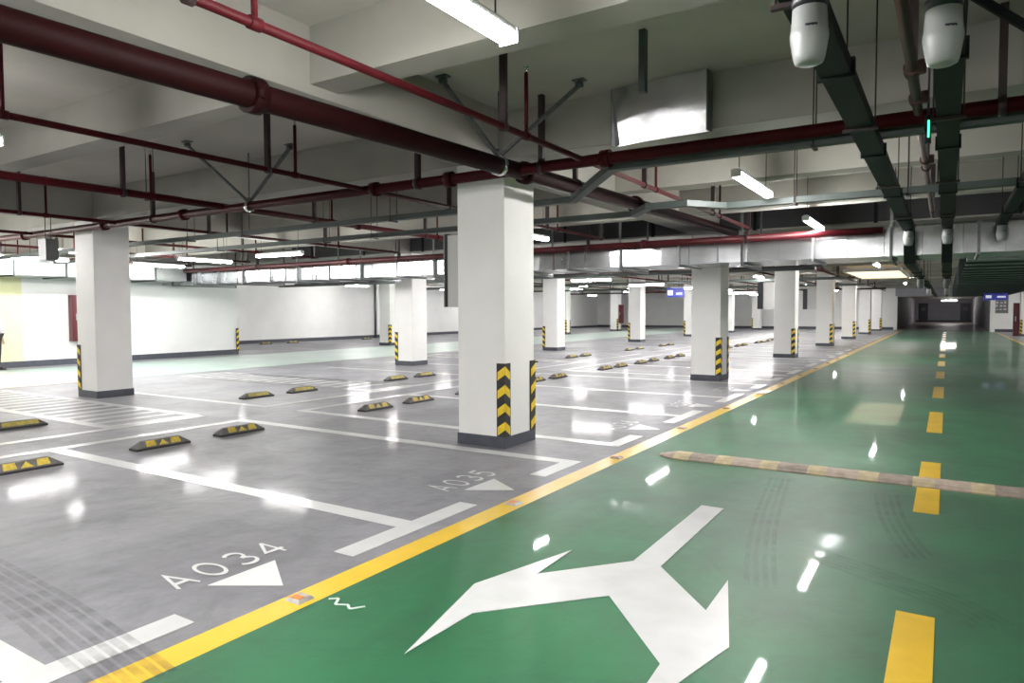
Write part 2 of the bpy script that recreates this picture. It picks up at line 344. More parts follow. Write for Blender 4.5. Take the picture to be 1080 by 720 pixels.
# ------------------------------------------------------------------ floor paint
Z1, Z2 = 0.0035, 0.006
o = MB().box(-2.915, -2.735, -9, 60.8, 0, Z1).build('yellow_edge_line', 'yellow_line'); tag(o, 'long yellow line along the edge of the green lane, passing the columns', 'road marking', 'yellow edge lines')
o = MB().box(2.75, 2.92, -9, 57, 0, Z1).build('yellow_edge_line', 'yellow_line'); tag(o, 'faint yellow line along the far side of the green lane', 'road marking', 'yellow edge lines')
dashes = [(1.75, 3.87)] + [(5.87 + 3.95*j, 7.87 + 3.95*j) for j in range(0, 13)]
for i, (a, b) in enumerate(dashes):
    o = MB().box(-0.185, -0.02, a, b, Z1-0.001, Z2).build('yellow_lane_dash', 'yellow_line')
    l = 'yellow dash cut off by the lower edge of the view' if i == 0 else 'yellow dash crossed by the speed bump' if i == 1 else '%s yellow dash of the lane centre line beyond the speed bump' % ORD[i-2]
    tag(o, l, 'road marking', 'yellow dashes along the middle of the green lane')
arrow = [(-1.57,5.21),(-1.40,5.21),(-1.39,3.82),(-0.99,3.37),(-1.0,3.82),(-0.79,3.05),(-0.975,2.25),(-1.0,2.75),(-1.475,3.28),(-1.965,2.73),(-1.98,2.24),(-2.17,3.035),(-1.96,3.80),(-1.95,3.34),(-1.56,3.82)]
tag(MB().prism(arrow, Z1-0.001, Z2).build('lane_arrow', 'white_line'), 'big white two-headed arrow painted on the green floor', 'road marking')

def bay_line(y, stub, label, m='white_line'):
    xa, xb = -8.3, -3.055
    if stub == 'T': poly = [(xa,y-0.078),(xb-0.165,y-0.078),(xb-0.165,y-0.66),(xb,y-0.66),(xb,y+0.66),(xb-0.165,y+0.66),(xb-0.165,y+0.078),(xa,y+0.078)]
    elif stub == 'near': poly = [(xa,y-0.078),(xb-0.165,y-0.078),(xb-0.165,y-0.66),(xb,y-0.66),(xb,y+0.078),(xa,y+0.078)]
    else: poly = [(xa,y-0.078),(xb,y-0.078),(xb,y+0.66),(xb-0.165,y+0.66),(xb-0.165,y+0.078),(xa,y+0.078)]
    tag(MB().prism(poly, 0, Z1).build('bay_line', m), label, 'road marking', 'white lines between the bays at the green lane')
def back_line(x, a, b, label):
    tag(MB().box(x-0.075, x+0.075, a, b, 0, Z1+0.0006).build('bay_back_line', 'worn_line'), label, 'road marking', 'white lines along the backs of the bays')
BAYS = []
def stripe(k, ys, names):
    for y, st, nm in zip(ys, ['far'] + ['T']*(len(ys)-2) + ['near'], names): bay_line(y, st, nm)
    for a, b in zip(ys[:-1], ys[1:]): BAYS.append((a, b))
bay_line(1.28, 'T', 'white bay line at the lower corner of the view, this side of A034')
bay_line(3.655, 'T', 'white T-shaped line between bays A034 and A035')
bay_line(6.05, 'near', 'white line between bay A035 and the nearest column')
BAYS += [(-1.1, 1.28), (1.28, 3.655), (3.655, 6.05)]
for k in range(0, 6):
    b0 = Y0 + CW + SP*k + 0.19; ys = [b0 + 2.445*j for j in range(4)]
    nm = ['white line just beyond the %s column of the yellow line row' % ORD[k], 'first T-shaped line beyond the %s column of the yellow line row' % ORD[k], 'second T-shaped line beyond the %s column of the yellow line row' % ORD[k], 'white line just before the %s column of the yellow line row' % ORD[k+1]]
    stripe(k, ys, nm)
    back_line(-8.3, ys[0]-0.07, ys[3]+0.07, 'white line behind the front bays beyond the %s column' % ORD[k])
    back_line(-9.15, ys[0]-0.07, ys[3]+0.07, 'white line behind the rear bays beyond the %s column' % ORD[k])
back_line(-8.3, -1.1, 6.12, 'white line behind bays A034 and A035')
back_line(-9.15, -1.1, 6.0, 'white line between the striped zone and bay A034')
# rear bays
for k in range(0, 6):
    b0 = Y0 + CW + SP*k + 0.19
    for j, y in enumerate((b0, b0+2.45, b0+3.65, b0+6.1)):
        l = '%s cross line of the rear bays beyond the %s column behind the wheel stops' % (['near', 'first inner', 'second inner', 'far'][j], ORD[k])
        tag(MB().box(-14.35, -9.22, y-0.07, y+0.07, 0, Z1).build('bay_line', 'worn_line'), l, 'road marking', 'white lines between the rear bays')
# hatched zones
def hatch(y0, y1, x0, x1, label):
    mb = MB(); w = 0.16
    mb.box(x0, x1, y0-w/2, y0+w/2, 0, Z1); mb.box(x0, x1, y1-w/2, y1+w/2, 0, Z1); mb.box(x0, x0+w, y0+w/2, y1-w/2, 0, Z1); mb.box(x1-w, x1, y0+w/2, y1-w/2, 0, Z1)
    x = x0 + 0.40
    while x < x1 - 0.3: mb.box(x-w/2, x+w/2, y0+w/2, y1-w/2, 0, Z1); x += 0.42
    tag(mb.build('striped_zone', 'worn_line'), label, 'road marking', 'white striped zones among the rear bays')
hatch(4.75, 5.98, -15.6, -9.24, 'white striped zone on the grey floor in front of the column')
hatch(9.62, 10.72, -15.4, -9.24, 'pale striped zone between the rear bays beyond the nearest column')
hatch(18.1, 19.2, -15.4, -9.24, 'faint striped zone between the rear bays far down the hall')
mb = MB(); x = -20.6
while x < -16.0: mb.box(x, x+0.26, 3.6, 7.9, 0.003, 0.006, 0); mb.box(x+0.26, x+0.52, 3.6, 7.9, 0.003, 0.0055, 1); x += 0.52
tag(mb.build('pedestrian_crossing', ['worn_line', 'pink_paint']), 'white and pinkish striped crossing on the floor by the yellow wall', 'road marking')

# bay numbers written with strokes; u runs along the number, v runs up the characters
def ribbon(mb, pts, w, T):
    P = [Vector(p) for p in pts]; n = len(P); closed = (P[0]-P[-1]).length < 1e-4; L_, R_ = [], []
    for i in range(n):
        d0 = P[i]-P[i-1] if i > 0 else (P[-1]-P[-2] if closed else P[1]-P[0])
        d1 = P[i+1]-P[i] if i < n-1 else (P[1]-P[0] if closed else P[-1]-P[-2])
        n0 = Vector((-d0.y, d0.x)).normalized(); n1 = Vector((-d1.y, d1.x)).normalized(); m = (n0+n1).normalized()
        k = w/2/max(0.45, m.dot(n0)); L_.append(T(P[i]+m*k)); R_.append(T(P[i]-m*k))
    z = Z1+0.0012+0.0003*len(mb.f)/40
    vs = [(*p, z) for p in L_] + [(*p, z) for p in R_]
    mb.add(vs, [(i, n+i, n+i+1, i+1) for i in range(n-1)])
def arc(cx, cy, rx, ry, a0, a1, n=14): return [(cx+rx*math.cos(math.radians(a0+(a1-a0)*i/n)), cy+ry*math.sin(math.radians(a0+(a1-a0)*i/n))) for i in range(n+1)]
GL = {'A': [[(0,0),(.5,1),(1,0)],[(.2,.33),(.8,.33)]], '0': [arc(.5,.5,.5,.5,0,360,24)],
 '3': [arc(.48,.75,.42,.25,150,-80), arc(.48,.26,.5,.26,80,-150)], '4': [[(.78,0),(.78,1)],[(.78,1),(0,.28),(1.02,.28)]],
 '5': [[(.92,1),(.18,1),(.1,.52)], arc(.46,.33,.48,.33,140,-145)], '6': [[(.72,1),(.1,.45)], arc(.5,.31,.45,.31,0,360,20)],
 '7': [[(0,1),(1,1),(.35,0)]], '8': [arc(.5,.75,.4,.25,0,360,18), arc(.5,.26,.48,.26,0,360,18)], '9': [[(.28,0),(.9,.55)], arc(.5,.69,.45,.31,0,360,20)],
 '1': [[(.2,.8),(.55,1),(.55,0)]], '2': [arc(.5,.72,.45,.28,160,-30)+[(.02,0),(1,0)]]}
def bay_number(txt, y0, label, sc=1.0):
    t = thing('bay_number', label, 'painted number', (-3.49, y0, 0), 0, 'bay numbers painted at the green lane')
    for i, ch in enumerate(txt):
        mb = MB(); h, w, gap = 0.245, 0.125, 0.205
        T = lambda p: (-p.y*h, i*gap + p.x*w)
        for st in GL[ch]: ribbon(mb, st, 0.026/0.18 if False else 0.14, lambda p: T(p))
        mb.build('painted_character', 'white_line', t, recalc=False)
    return t
def bay_tri(yc, label):
    tag(MB().prism([(-3.41, yc-0.22), (-3.41, yc+0.23), (-3.055, yc)], 0, Z1).build('bay_triangle', 'white_line'), label, 'road marking', 'white triangles at the bay fronts')
n = 34
for i, (a, b) in enumerate(BAYS[1:13]):
    c = (a+b)/2; num = 'A%03d' % (n+i)
    bay_number(num, c - 0.335, 'white number %s painted at the front of its bay' % num)
    bay_tri(c, 'white triangle pointing to the green lane, below number %s' % num)

# tyre marks
def tyre_mark(path, n_tr, label, w=0.03, gap=0.05, m_='tyre_faint'):
    P = [Vector((x, y, 0)) for x, y in path]; Q = []
    for i in range(len(P)-1):                       # Catmull-Rom through the points
        p0 = P[max(0, i-1)]; p1 = P[i]; p2 = P[i+1]; p3 = P[min(len(P)-1, i+2)]
        for k in range(10):
            u = k/10; Q.append(0.5*((2*p1) + (p2-p0)*u + (2*p0-5*p1+4*p2-p3)*u*u + (3*p1-p0-3*p2+p3)*u**3))
    Q.append(P[-1]); mb = MB()
    for j in range(n_tr):
        off = (j-(n_tr-1)/2)*gap; L_ = []; R_ = []
        for i, q in enumerate(Q):
            d = (Q[min(i+1, len(Q)-1)] - Q[max(i-1, 0)]).normalized(); nn = Vector((-d.y, d.x, 0))
            L_.append(q + nn*(off+w/2) + Vector((0,0,0.0046))); R_.append(q + nn*(off-w/2) + Vector((0,0,0.0046)))
        m = len(Q); mb.add(L_+R_, [(i, m+i, m+i+1, i+1) for i in range(m-1)])
    tag(mb.build('tyre_mark', m_, recalc=False), label, 'tyre mark', None, 'stuff')
TP = [[(-5.02, 1.69), (-4.44, 1.66), (-3.80, 1.62), (-3.27, 1.56), (-2.93, 1.52), (-2.72, 1.49)], [(-1.23, 6.41), (-1.08, 5.17), (-0.94, 4.34), (-0.82, 3.82)], [(-0.61, 4.49), (-0.41, 4.39), (-0.14, 4.24), (0.08, 4.09), (0.22, 3.91)], [(-0.39, 6.30), (-0.31, 5.65), (-0.20, 5.11), (-0.10, 4.76)]]
tyre_mark(TP[0], 6, 'curved dark tyre tracks in bay A034 by the lower edge', 0.036, 0.052, 'tyre')
tyre_mark(TP[1], 4, 'faint dark tyre tracks on the green floor beside the arrow', 0.03, 0.05)
tyre_mark(TP[2], 5, 'long dark tyre smear on the green floor near the yellow dash', 0.035, 0.05)
tyre_mark(TP[3], 4, 'faint tyre tracks before the speed bump beside the yellow dash', 0.03, 0.05)

# ------------------------------------------------------------------ wheel stops
def wheel_stop(front, label, loc, rz, group):
    t = thing('wheel_stop', label, 'wheel stop', loc, rz, group)
    L, W, H, e = 0.62, 0.15, 0.095, 0.10
    def sec(x, hw, ht, h0): return [(x,-hw,h0),(x,hw,h0),(x,hw,h0+0.0),(x,ht,0),(x,ht,0)]
    base = [(-L/2,-W/2),(L/2,-W/2),(L/2,W/2),(-L/2,W/2)]; m1 = [(x,y,0.028) for x,y in base]
    top = [(-L/2+e,-0.03,H),(L/2-e,-0.03,H),(L/2-e,0.03,H),(-L/2+e,0.03,H)]
    mb = MB(); mb.loft([[(x,y,0.0) for x,y in base], m1, top]); mb.build('body', 'dusty_rubber', t, bevel=0.006)
    mb = MB(); mb.box(-L/2-0.004, L/2+0.004, -W/2-0.004, W/2+0.004, 0, 0.022); mb.build('base_rim', 'black_rubber', t)
    def face(u0, u1, w0, w1, side, tri=False):
        # patch lying on the long sloping face; u along, w up the slope 0..1
        P = lambda u, w: (u, side*(W/2-0.002 - (W/2-0.032)*w), 0.030 + (H-0.030)*w)
        nrm = Vector((0, side*(H-0.028), W/2-0.03)).normalized()*0.004
        pts = [P(u0,w0), P(u1,w0), P((u0+u1)/2,w1)] if tri else [P(u0,w0), P(u1,w0), P(u1-0.008,w1), P(u0+0.008,w1)]
        lo = [Vector(p) - nrm*0.5 for p in pts]; hi = [Vector(p) + nrm for p in pts]
        mb = MB(); n = len(pts); mb.add(lo+hi, [tuple(range(n)), tuple(reversed(range(n,2*n)))] + [(i,(i+1)%n,n+(i+1)%n,n+i) for i in range(n)])
        return mb
    face(-0.20, -0.085, 0.08, 0.95, -1).build('reflector', 'stop_yellow', t)
    face(0.085, 0.20, 0.08, 0.95, -1).build('reflector', 'stop_yellow', t)
    face(-0.055, 0.055, 0.08, 0.9, -1, True).build('reflector', 'stop_yellow', t)
    face(-0.215, 0.215, 0.12, 0.9, 1).build('rear_film', 'dull_yellow', t)
    return t
first = None
def put_stop(x, y, rz, label, group):
    global first
    if first is None: first = wheel_stop(True, label, (x, y, 0), rz, group)
    else: dup(first, (x, y, 0), rz, label, group)
gi = 0
for i, (a, b) in enumerate(BAYS[1:]):
    num = 'A%03d' % (n+i)
    for j, dy in enumerate((0.72, 1.74)):
        y = a + dy
        if i == 0 and j == 0: y = a + 0.63
        lab = 'black wheel stop with yellow patches at the back of bay %s, %s' % (num, 'nearer one' if j == 0 else 'farther one') if i < 4 else '%s yellow-patched wheel stop of the front row beyond the %s column' % (ORD[(2*((i-2)) + j) % 6], ORD[(i-2)//3])
        if i >= 14: continue
        put_stop(-7.45, y, PI/2, lab, 'wheel stops of the front row')
rear = [(4.13, 'far-left'), (3.05, '')]
put_stop(-10.3, 4.13, -PI/2, 'wheel stop with one long yellow strip beside the striped zone', 'wheel stops of the rear row')
put_stop(-10.3, 3.05, -PI/2, 'wheel stop with a yellow strip, cut by the edge of the view', 'wheel stops of the rear row')
for k in range(0, 4):
    b0 = Y0 + CW + SP*k + 0.19
    for j, dy in enumerate((0.72, 1.74, 4.36, 5.36)):
        put_stop(-10.3, b0+dy, -PI/2, '%s rear-row wheel stop with long yellow strip beyond the %s column' % (ORD[j], ORD[k]), 'wheel stops of the rear row')
for i, y in enumerate((21.3, 22.9, 28.0, 29.4, 40.5, 41.9, 43.0, 44.5)):
    put_stop(-27.3, y, PI/2, '%s small dark wheel stop along the foot of the back wall' % ORD[i], 'wheel stops along the back wall')

# ------------------------------------------------------------------ speed bump and road studs
t = thing('speed_bump', 'dusty tan and grey speed bump across the green lane', 'speed bump', (0, 6.86, 0.003), 0)
x = -2.5; i = 0
prof = [(-0.155,0.0),(-0.155,0.012),(-0.11,0.036),(-0.05,0.05),(0.05,0.05),(0.11,0.036),(0.155,0.012),(0.155,0.0)]
def bump_piece(xa, xb, m, nm, s0=1.0, s1=1.0):
    MB().loft([[(xa, y*s0, z*s0) for y, z in prof], [(xb, y*s1, z*s1) for y, z in prof]]).build(nm, m, t)
bump_piece(-2.5, -2.32, 'stone', 'end_ramp', 0.35, 1.0); x = -2.32
while x < 2.3:
    bump_piece(x, x+0.16, 'stone_yellow', 'yellow_module'); bump_piece(x+0.16, x+0.42, 'stone' if i % 2 else 'stone_dark', 'grey_module'); x += 0.42; i += 1
bump_piece(x, x+0.18, 'stone', 'end_ramp', 1.0, 0.35)
for i, y in enumerate((2.39, 4.49, 6.47, 8.54, 10.64, 12.8, 14.9, 16.98, 19.12, 21.3, 23.44, 25.83)):
    s = thing('road_stud', '%s grey stud with orange reflector on the yellow edge line' % ORD[i], 'road stud', (-2.83, y, 0.0035), 0, 'road studs along the yellow edge line')
    MB().loft([[(-0.055,-0.055,0),(0.055,-0.055,0),(0.055,0.055,0),(-0.055,0.055,0)], [(-0.04,-0.04,0.016),(0.04,-0.04,0.016),(0.04,0.04,0.016),(-0.04,0.04,0.016)]]).build('body', 'stud_grey', s)
    MB().box(-0.03, 0.03, -0.035, 0.005, 0.0155, 0.019).build('reflector', 'orange', s)
mb = MB(); pts = [(-2.70,2.47),(-2.66,2.50),(-2.62,2.44),(-2.56,2.47),(-2.52,2.44),(-2.47,2.50)]
for a, b in zip(pts[:-1], pts[1:]): mb.bar((a[0],a[1],0.006), (b[0],b[1],0.007), 0.014, 0.003)
tag(mb.build('tape_scrap', 'paper'), 'thin white scrap of tape on the green floor beside the nearest stud', 'litter')

# ------------------------------------------------------------------ pipes
def ypipe(x, z, r, y0, y1, label, hang=(), risers=(), m='red_pipe', group='branch pipes under the ceiling', name='sprinkler_pipe', coup=(), hm='dark_hanger', rm='red_pipe', slope=0.0):
    t = thing(name, label, 'pipe', (x, y0, z), 0, group)
    t.rotation_euler = (slope, 0, 0)
    MB().cyl((0,0,0), (0,y1-y0,0), r, 14).build('pipe', m, t)
    for y in hang:
        h = MB(); h.box(-0.028, 0.028, y-y0-0.02, y-y0+0.02, 0.0, zc(x, y)-z); h.cyl((0,y-y0-0.022,0), (0,y-y0+0.022,0), r+0.014, 14); h.build('hanger', hm, t)
    for y in risers:
        q = MB(); q.cyl((0,y-y0,0), (0,y-y0,0.52), 0.017, 8); q.cyl((0,y-y0-0.035,0), (0,y-y0+0.035,0), r+0.008, 12); rr = q.build('riser', rm, t)
        q = MB(); q.cyl((0,y-y0,0.52), (0,y-y0,0.565), 0.010, 8); q.cyl((0,y-y0,0.565), (0,y-y0,0.572), 0.026, 10); q.build('sprinkler_head', 'chrome', rr)
    for y in coup:
        MB().cyl((0,y-y0-0.045,0), (0,y-y0+0.045,0), r+0.006+r*0.28, 16).cyl((r+0.02,y-y0-0.02,-0.04),(r+0.02,y-y0-0.02,0.04),0.025,8).build('coupling', m, t)
    return t
def xpipe(y, z, r, x0, x1, label, hang=(), m='red_pipe', group='cross pipes under the ceiling', name='fire_main_pipe', coup=(), drops=(), zt=ZB):
    t = thing(name, label, 'pipe', (x0, y, z), 0, group)
    MB().cyl((0,0,0), (x1-x0,0,0), r, 14).build('pipe', m, t)
    for x in hang:
        h = MB(); h.box(x-x0-0.025, x-x0+0.025, -0.028, 0.028, 0.0, zc(x, y)-z); h.cyl((x-x0-0.025,0,0),(x-x0+0.025,0,0), r+0.014, 14); h.build('hanger', 'dark_hanger', t)
    for x in coup:
        MB().cyl((x-x0-0.045,0,0), (x-x0+0.045,0,0), r+0.028, 16).build('coupling', m, t)
    for x in drops:
        MB().cyl((x-x0,0,0), (x-x0,0,-0.42), 0.012, 8).cyl((x-x0,0,-0.43),(x-x0,0,-0.42),0.04,10).build('drop_sprinkler', 'bright_red', t)
    return t
HG = (1.95, 4.63, 7.64, 10.4, 12.6); RS = (2.31, 4.98, 8.01, 10.77)
ypipe(-3.75, 2.69, 0.085, -6, 14.6, 'thick dark red pipe crossing above the nearest column toward the duct', hang=(7.35,), coup=(-1.2, 2.87, 6.2, 9.2), name='fire_main_pipe', group='thick red main pipes', slope=0.021, m='main_red')
xpipe(6.02, 2.94, 0.055, -20.1, 9, 'dark red pipe crossing the hall in front of the nearest column', hang=(-17.0, -10.3, -5.05, -3.45, 0.3, 3.4), coup=(-14.5, -11.7, -9.5, -5.7, -4.6, -2.75, 1.2), zt=ZS)
ypipe(-3.0, 2.965, 0.027, -4, 12.7, 'thin red sprinkler pipe passing under the nearest tube lamp', HG, RS)
ypipe(-5.85, 2.95, 0.027, -4, 12.7, 'thin red sprinkler pipe between the two nearest column rows, ends at duct', HG, RS)
ypipe(-8.55, 2.975, 0.045, -4, 12.7, 'red pipe with a grey tray alongside, beyond the first thin pipe', HG, RS, coup=(3.0, 8.6))
ypipe(-11.3, 2.95, 0.027, -2, 12.7, 'thin red sprinkler pipe running just before the column by the striped zone', HG, RS)
ypipe(-14.1, 2.95, 0.027, -2, 12.7, 'thin red sprinkler pipe just past the column by the striped zone', HG, RS)
ypipe(-16.9, 2.95, 0.027, 0, 12.7, 'thin red sprinkler pipe above the pale green aisle', HG, RS)
ypipe(-19.7, 2.95, 0.027, 0, 12.7, 'thin red sprinkler pipe nearest the long white wall', HG, RS)
ypipe(-0.21, 2.967, 0.032, -4, 12.7, 'red-brown pipe between the two dark green trays', (4.95, 8.3, 11.9), (), m='brown_pipe', coup=(4.9, 5.6, 7.9))
xpipe(12.72, 2.80, 0.06, -20.1, -0.9, 'red pipe running along the front of the silver duct', hang=(-16.6, -11.3, -9.3, -6.2, -3.05), m='bright_red', coup=(-13, -8, -5), drops=(-17.5, -14.2, -11.0, -7.0), zt=ZS)
for i, x in enumerate((-3.78, -5.85, -8.6, -11.3, -14.6, -17.5)):
    ypipe(x, 2.92, 0.035, 15.6, 56, 'red pipe %s from the green lane, beyond the silver duct' % ORD[i], [18+4.2*j for j in range(8)], [18.4+4.2*j for j in range(8)], m='bright_red' if i == 0 else 'red_pipe', group='pipes beyond the duct')
for i, k in enumerate((2, 3, 4, 5)):
    y = Y0 + SP*k - 0.35
    xpipe(y, 2.86, 0.05, -27, -3.2, '%s dark cross pipe beyond the silver duct' % ORD[i], [-24+4.3*j for j in range(5)], m='dark_hanger', group='cross pipes beyond the duct', name='cross_pipe', zt=ZS)
# seismic braces
def brace(clamp, tops, ax, r, label):
    t = thing('pipe_brace', label, 'pipe brace', clamp, 0, 'zinc pipe braces fixed to the ceiling')
    c = Vector(clamp)
    for p in tops:
        d = Vector(p) - c
        MB().bar((0,0,r), d - Vector((0,0,0.05)), 0.036, 0.03).build('strut', 'bracket', t)
        MB().box(d.x-0.06, d.x+0.06, d.y-0.04, d.y+0.04, d.z-0.012, d.z).cyl(d-Vector((0.03,0,0.045)), d-Vector((-0.03,0,0.045)), 0.03, 8).build('ceiling_bracket', 'bracket', t)
    MB().cyl((0,0,r), (0,0,ZS-c.z), 0.008, 8).build('threaded_rod', 'bracket', t)
    a = Vector((0,0.03,0)) if ax == 'y' else Vector((0.03,0,0))
    MB().cyl(-a, a, r+0.016, 18).box(-0.03,0.03,-0.03,0.03,r,r+0.07).build('clamp', 'chrome', t)
brace((-3.75, 5.70, 2.935), [(-3.93, 5.05, ZS), (-2.93, 5.82, ZS)], 'y', 0.085, 'zinc brace holding the thick red pipe at the nearest column')
brace((-8.0, 6.02, 2.93), [(-8.1, 5.2, ZS), (-7.15, 6.0, ZS)], 'x', 0.055, 'zinc brace holding the crossing red pipe between two columns')

# ------------------------------------------------------------------ cable trays
def tray(pts, w, h, m, label, group, rods=(), collars=(), name='cable_tray'):
    t = thing(name, label, 'cable tray', pts[0], 0, group); o = Vector(pts[0])
    mb = MB()
    P = [Vector(p)-o for p in pts]
    secs = []
    for i, p in enumerate(P):
        if i == 0: d = P[1]-P[0]; k = 1
        elif i == len(P)-1: d = P[-1]-P[-2]; k = 1
        else:
            d1 = (P[i]-P[i-1]).normalized(); d2 = (P[i+1]-P[i]).normalized(); d = d1+d2; k = 1/max(0.4, math.cos(d1.angle(d2)/2))
        d.z = 0; d.normalize(); u = Vector((d.y, -d.x, 0))*w/2*k
        secs.append([p-u-Vector((0,0,h/2)), p+u-Vector((0,0,h/2)), p+u+Vector((0,0,h/2)), p-u+Vector((0,0,h/2))])
    mb.loft(secs); mb.build('trough', m, t)
    for (q, ax) in rods:
        q = Vector(q)-o; e = Vector((w/2+0.02,0,0)) if ax == 'y' else Vector((0,w/2+0.02,0))
        r = MB()
        for s in (-1, 1): r.cyl(q+e*s-Vector((0,0,h/2)), Vector((q.x+e.x*s, q.y+e.y*s, zc(q.x+o.x+e.x*s, q.y+o.y+e.y*s)-o.z)), 0.006, 6)
        r.bar(q-e*1.2-Vector((0,0,h/2+0.012)), q+e*1.2-Vector((0,0,h/2+0.012)), 0.03, 0.02); r.build('trapeze_hanger', 'dark_hanger', t)
    for (q, ax) in collars:
        q = Vector(q)-o; dx, dy = (w/2+0.022, 0.02) if ax == 'y' else (0.02, w/2+0.022)
        MB().box(q.x-dx, q.x+dx, q.y-dy, q.y+dy, q.z-h/2-0.012, q.z+h/2+0.01).build('joint_collar', 'tray_dark', t)
    return t
for (x, w, yend, l) in ((-0.527, 0.14, 45, 'dark green cable tray left of the red-brown pipe, over the green lane'), (-0.018, 0.126, 45, 'dark green cable tray right of the red-brown pipe, over the green lane'), (0.65, 0.117, 12.75, 'dark green cable tray nearest the far yellow line, above the green lane')):
    zt_ = 2.787; zl = 2.29
    pts = [(x,-3,zt_),(x,12.55,zt_)] + ([(x,12.86,zl),(x,yend,zl)] if yend > 20 else [(x, yend, zt_)])
    hi = [3.0, 5.3, 7.9, 10.6] if x < 0.3 else [8.2, 10.9]
    tray(pts, w, 0.08, 'tray_dark', l, 'dark trays above the green lane', rods=[((x,y,zt_),'y') for y in hi] + ([((x,y,zl),'y') for y in (17.5, 20.5, 24)] if yend > 20 else []),
         collars=[((x,y,zt_),'y') for y in (4.09, 6.3, 8.7, 11.0)] + ([((x,y,zl),'y') for y in (16, 22.5)] if yend > 20 else []))
tray([(9,6.17,2.885),(-2.75,6.17,2.885),(-3.72,7.22,2.80),(-20.1,7.22,2.80)], 0.10, 0.07, 'tray_green', 'grey-green cable tray bending behind the nearest column', 'grey-green cross trays',
     rods=[((x,7.22,2.80),'x') for x in (-17, -14, -11.2, -9.7, -6.5)] + [((x,6.17,2.885),'x') for x in (-0.95, 2.0)])
tray([(9,9.05,2.855),(-2.45,9.05,2.855),(-2.8,8.55,2.855),(-3.3,8.55,2.855),(-3.7,9.05,2.855),(-20.1,9.05,2.855)], 0.11, 0.075, 'tray_green', 'grey-green cable tray farther back, with a small jog beyond the column', 'grey-green cross trays',
     rods=[((x,9.05,2.855),'x') for x in (-17, -13, -9.8, -8.6, -5.4)] + [((x,9.05,2.855),'x') for x in (-1.6, -0.4, 1.2)])
tray([(-8.78,-3,3.02),(-8.78,5.5,3.02)], 0.13, 0.07, 'tray_green', 'grey cable tray lying along the left pipe, ending at the crossing pipe', 'grey-green cross trays', rods=[((-8.78,y,3.02),'y') for y in (2.4, 5.1)])
for i, y in enumerate((18.6, 22.0, 29.3, 37.0)):
    tray([(-3.3,y,2.75),(-27,y,2.75)], 0.3, 0.09, 'tray_green', '%s grey tray crossing the parking bays beyond the duct' % ORD[i], 'trays beyond the duct', rods=[((x,y,2.75),'x') for x in (-6,-9,-15,-19)])
# loose channel bars at the ceiling
tag(MB().bar((-2.0,5.05,3.17),(-2.0,5.05,3.64),0.06,0.05).build('strut_channel', 'tray_green'), 'grey-green channel hanging from the ceiling before the sheet metal panel', 'channel')
tag(MB().bar((0.1,5.6,3.6),(0.75,5.6,3.0),0.05,0.05).build('diagonal_channel', 'tray_dark'), 'dark green diagonal channel at the upper corner beside the black hanger', 'channel')
# sheet metal panel on the beam
t = thing('sheet_metal_panel', 'shiny galvanised sheet panel fixed on the ceiling beam', 'metal panel', (-2.31, 6.18, 3.36))
sh_ = MB(); rows = []
for i in range(21):
    u = i/20; X = -0.47+0.94*u; yb = 0.075*(1-u)**2.2
    rows.append([(X, yb+0.044, -0.25), (X, yb-0.044, 0.28), (X, yb-0.038, 0.28), (X, yb+0.050, -0.25)])
sh_.loft(rows, smooth=False); sh = sh_.build('sheet', 'sheet', t)
for i_, p_ in enumerate(sh.data.polygons): p_.use_smooth = True
sh.modifiers.new('edges', 'EDGE_SPLIT').split_angle = 0.6
uv = sh.data.uv_layers.new(name='UVMap')
for l in sh.data.loops: v = sh.data.vertices[l.vertex_index].co; uv.data[l.index].uv = (v.x, v.z)
nt = M['sheet'].node_tree; tg = nt.nodes.new('ShaderNodeTangent'); tg.direction_type = 'UV_MAP'; tg.uv_map = 'UVMap'
b_ = nt.nodes['Principled BSDF']; nt.links.new(tg.outputs[0], b_.inputs['Tangent']); b_.inputs['Anisotropic'].default_value = 0.0; b_.inputs['Anisotropic Rotation'].default_value = 0.0
for x, y in ((-0.474, 0.05), (0.474, -0.02)): MB().box(x-0.006, x+0.006, y-0.014, 0.13, -0.25, 0.28).build('edge_strip', 'galv_frame', t)

t = thing('dark_sheet', 'dark grey sheet along the beam behind the silver duct', 'smoke barrier', (-17.5, 14.70, 3.18))  # dark grey sheet laid over the near face of the beam
MB().box(0, 26.0, 0, 0.035, 0, 0.44).build('sheet', 'beam_sheet', t)
for i in range(12): MB().box(0.9+2.2*i, 0.96+2.2*i, -0.03, 0.0, -0.03, 0.44).build('fixing_strip', 'tray_dark', t)
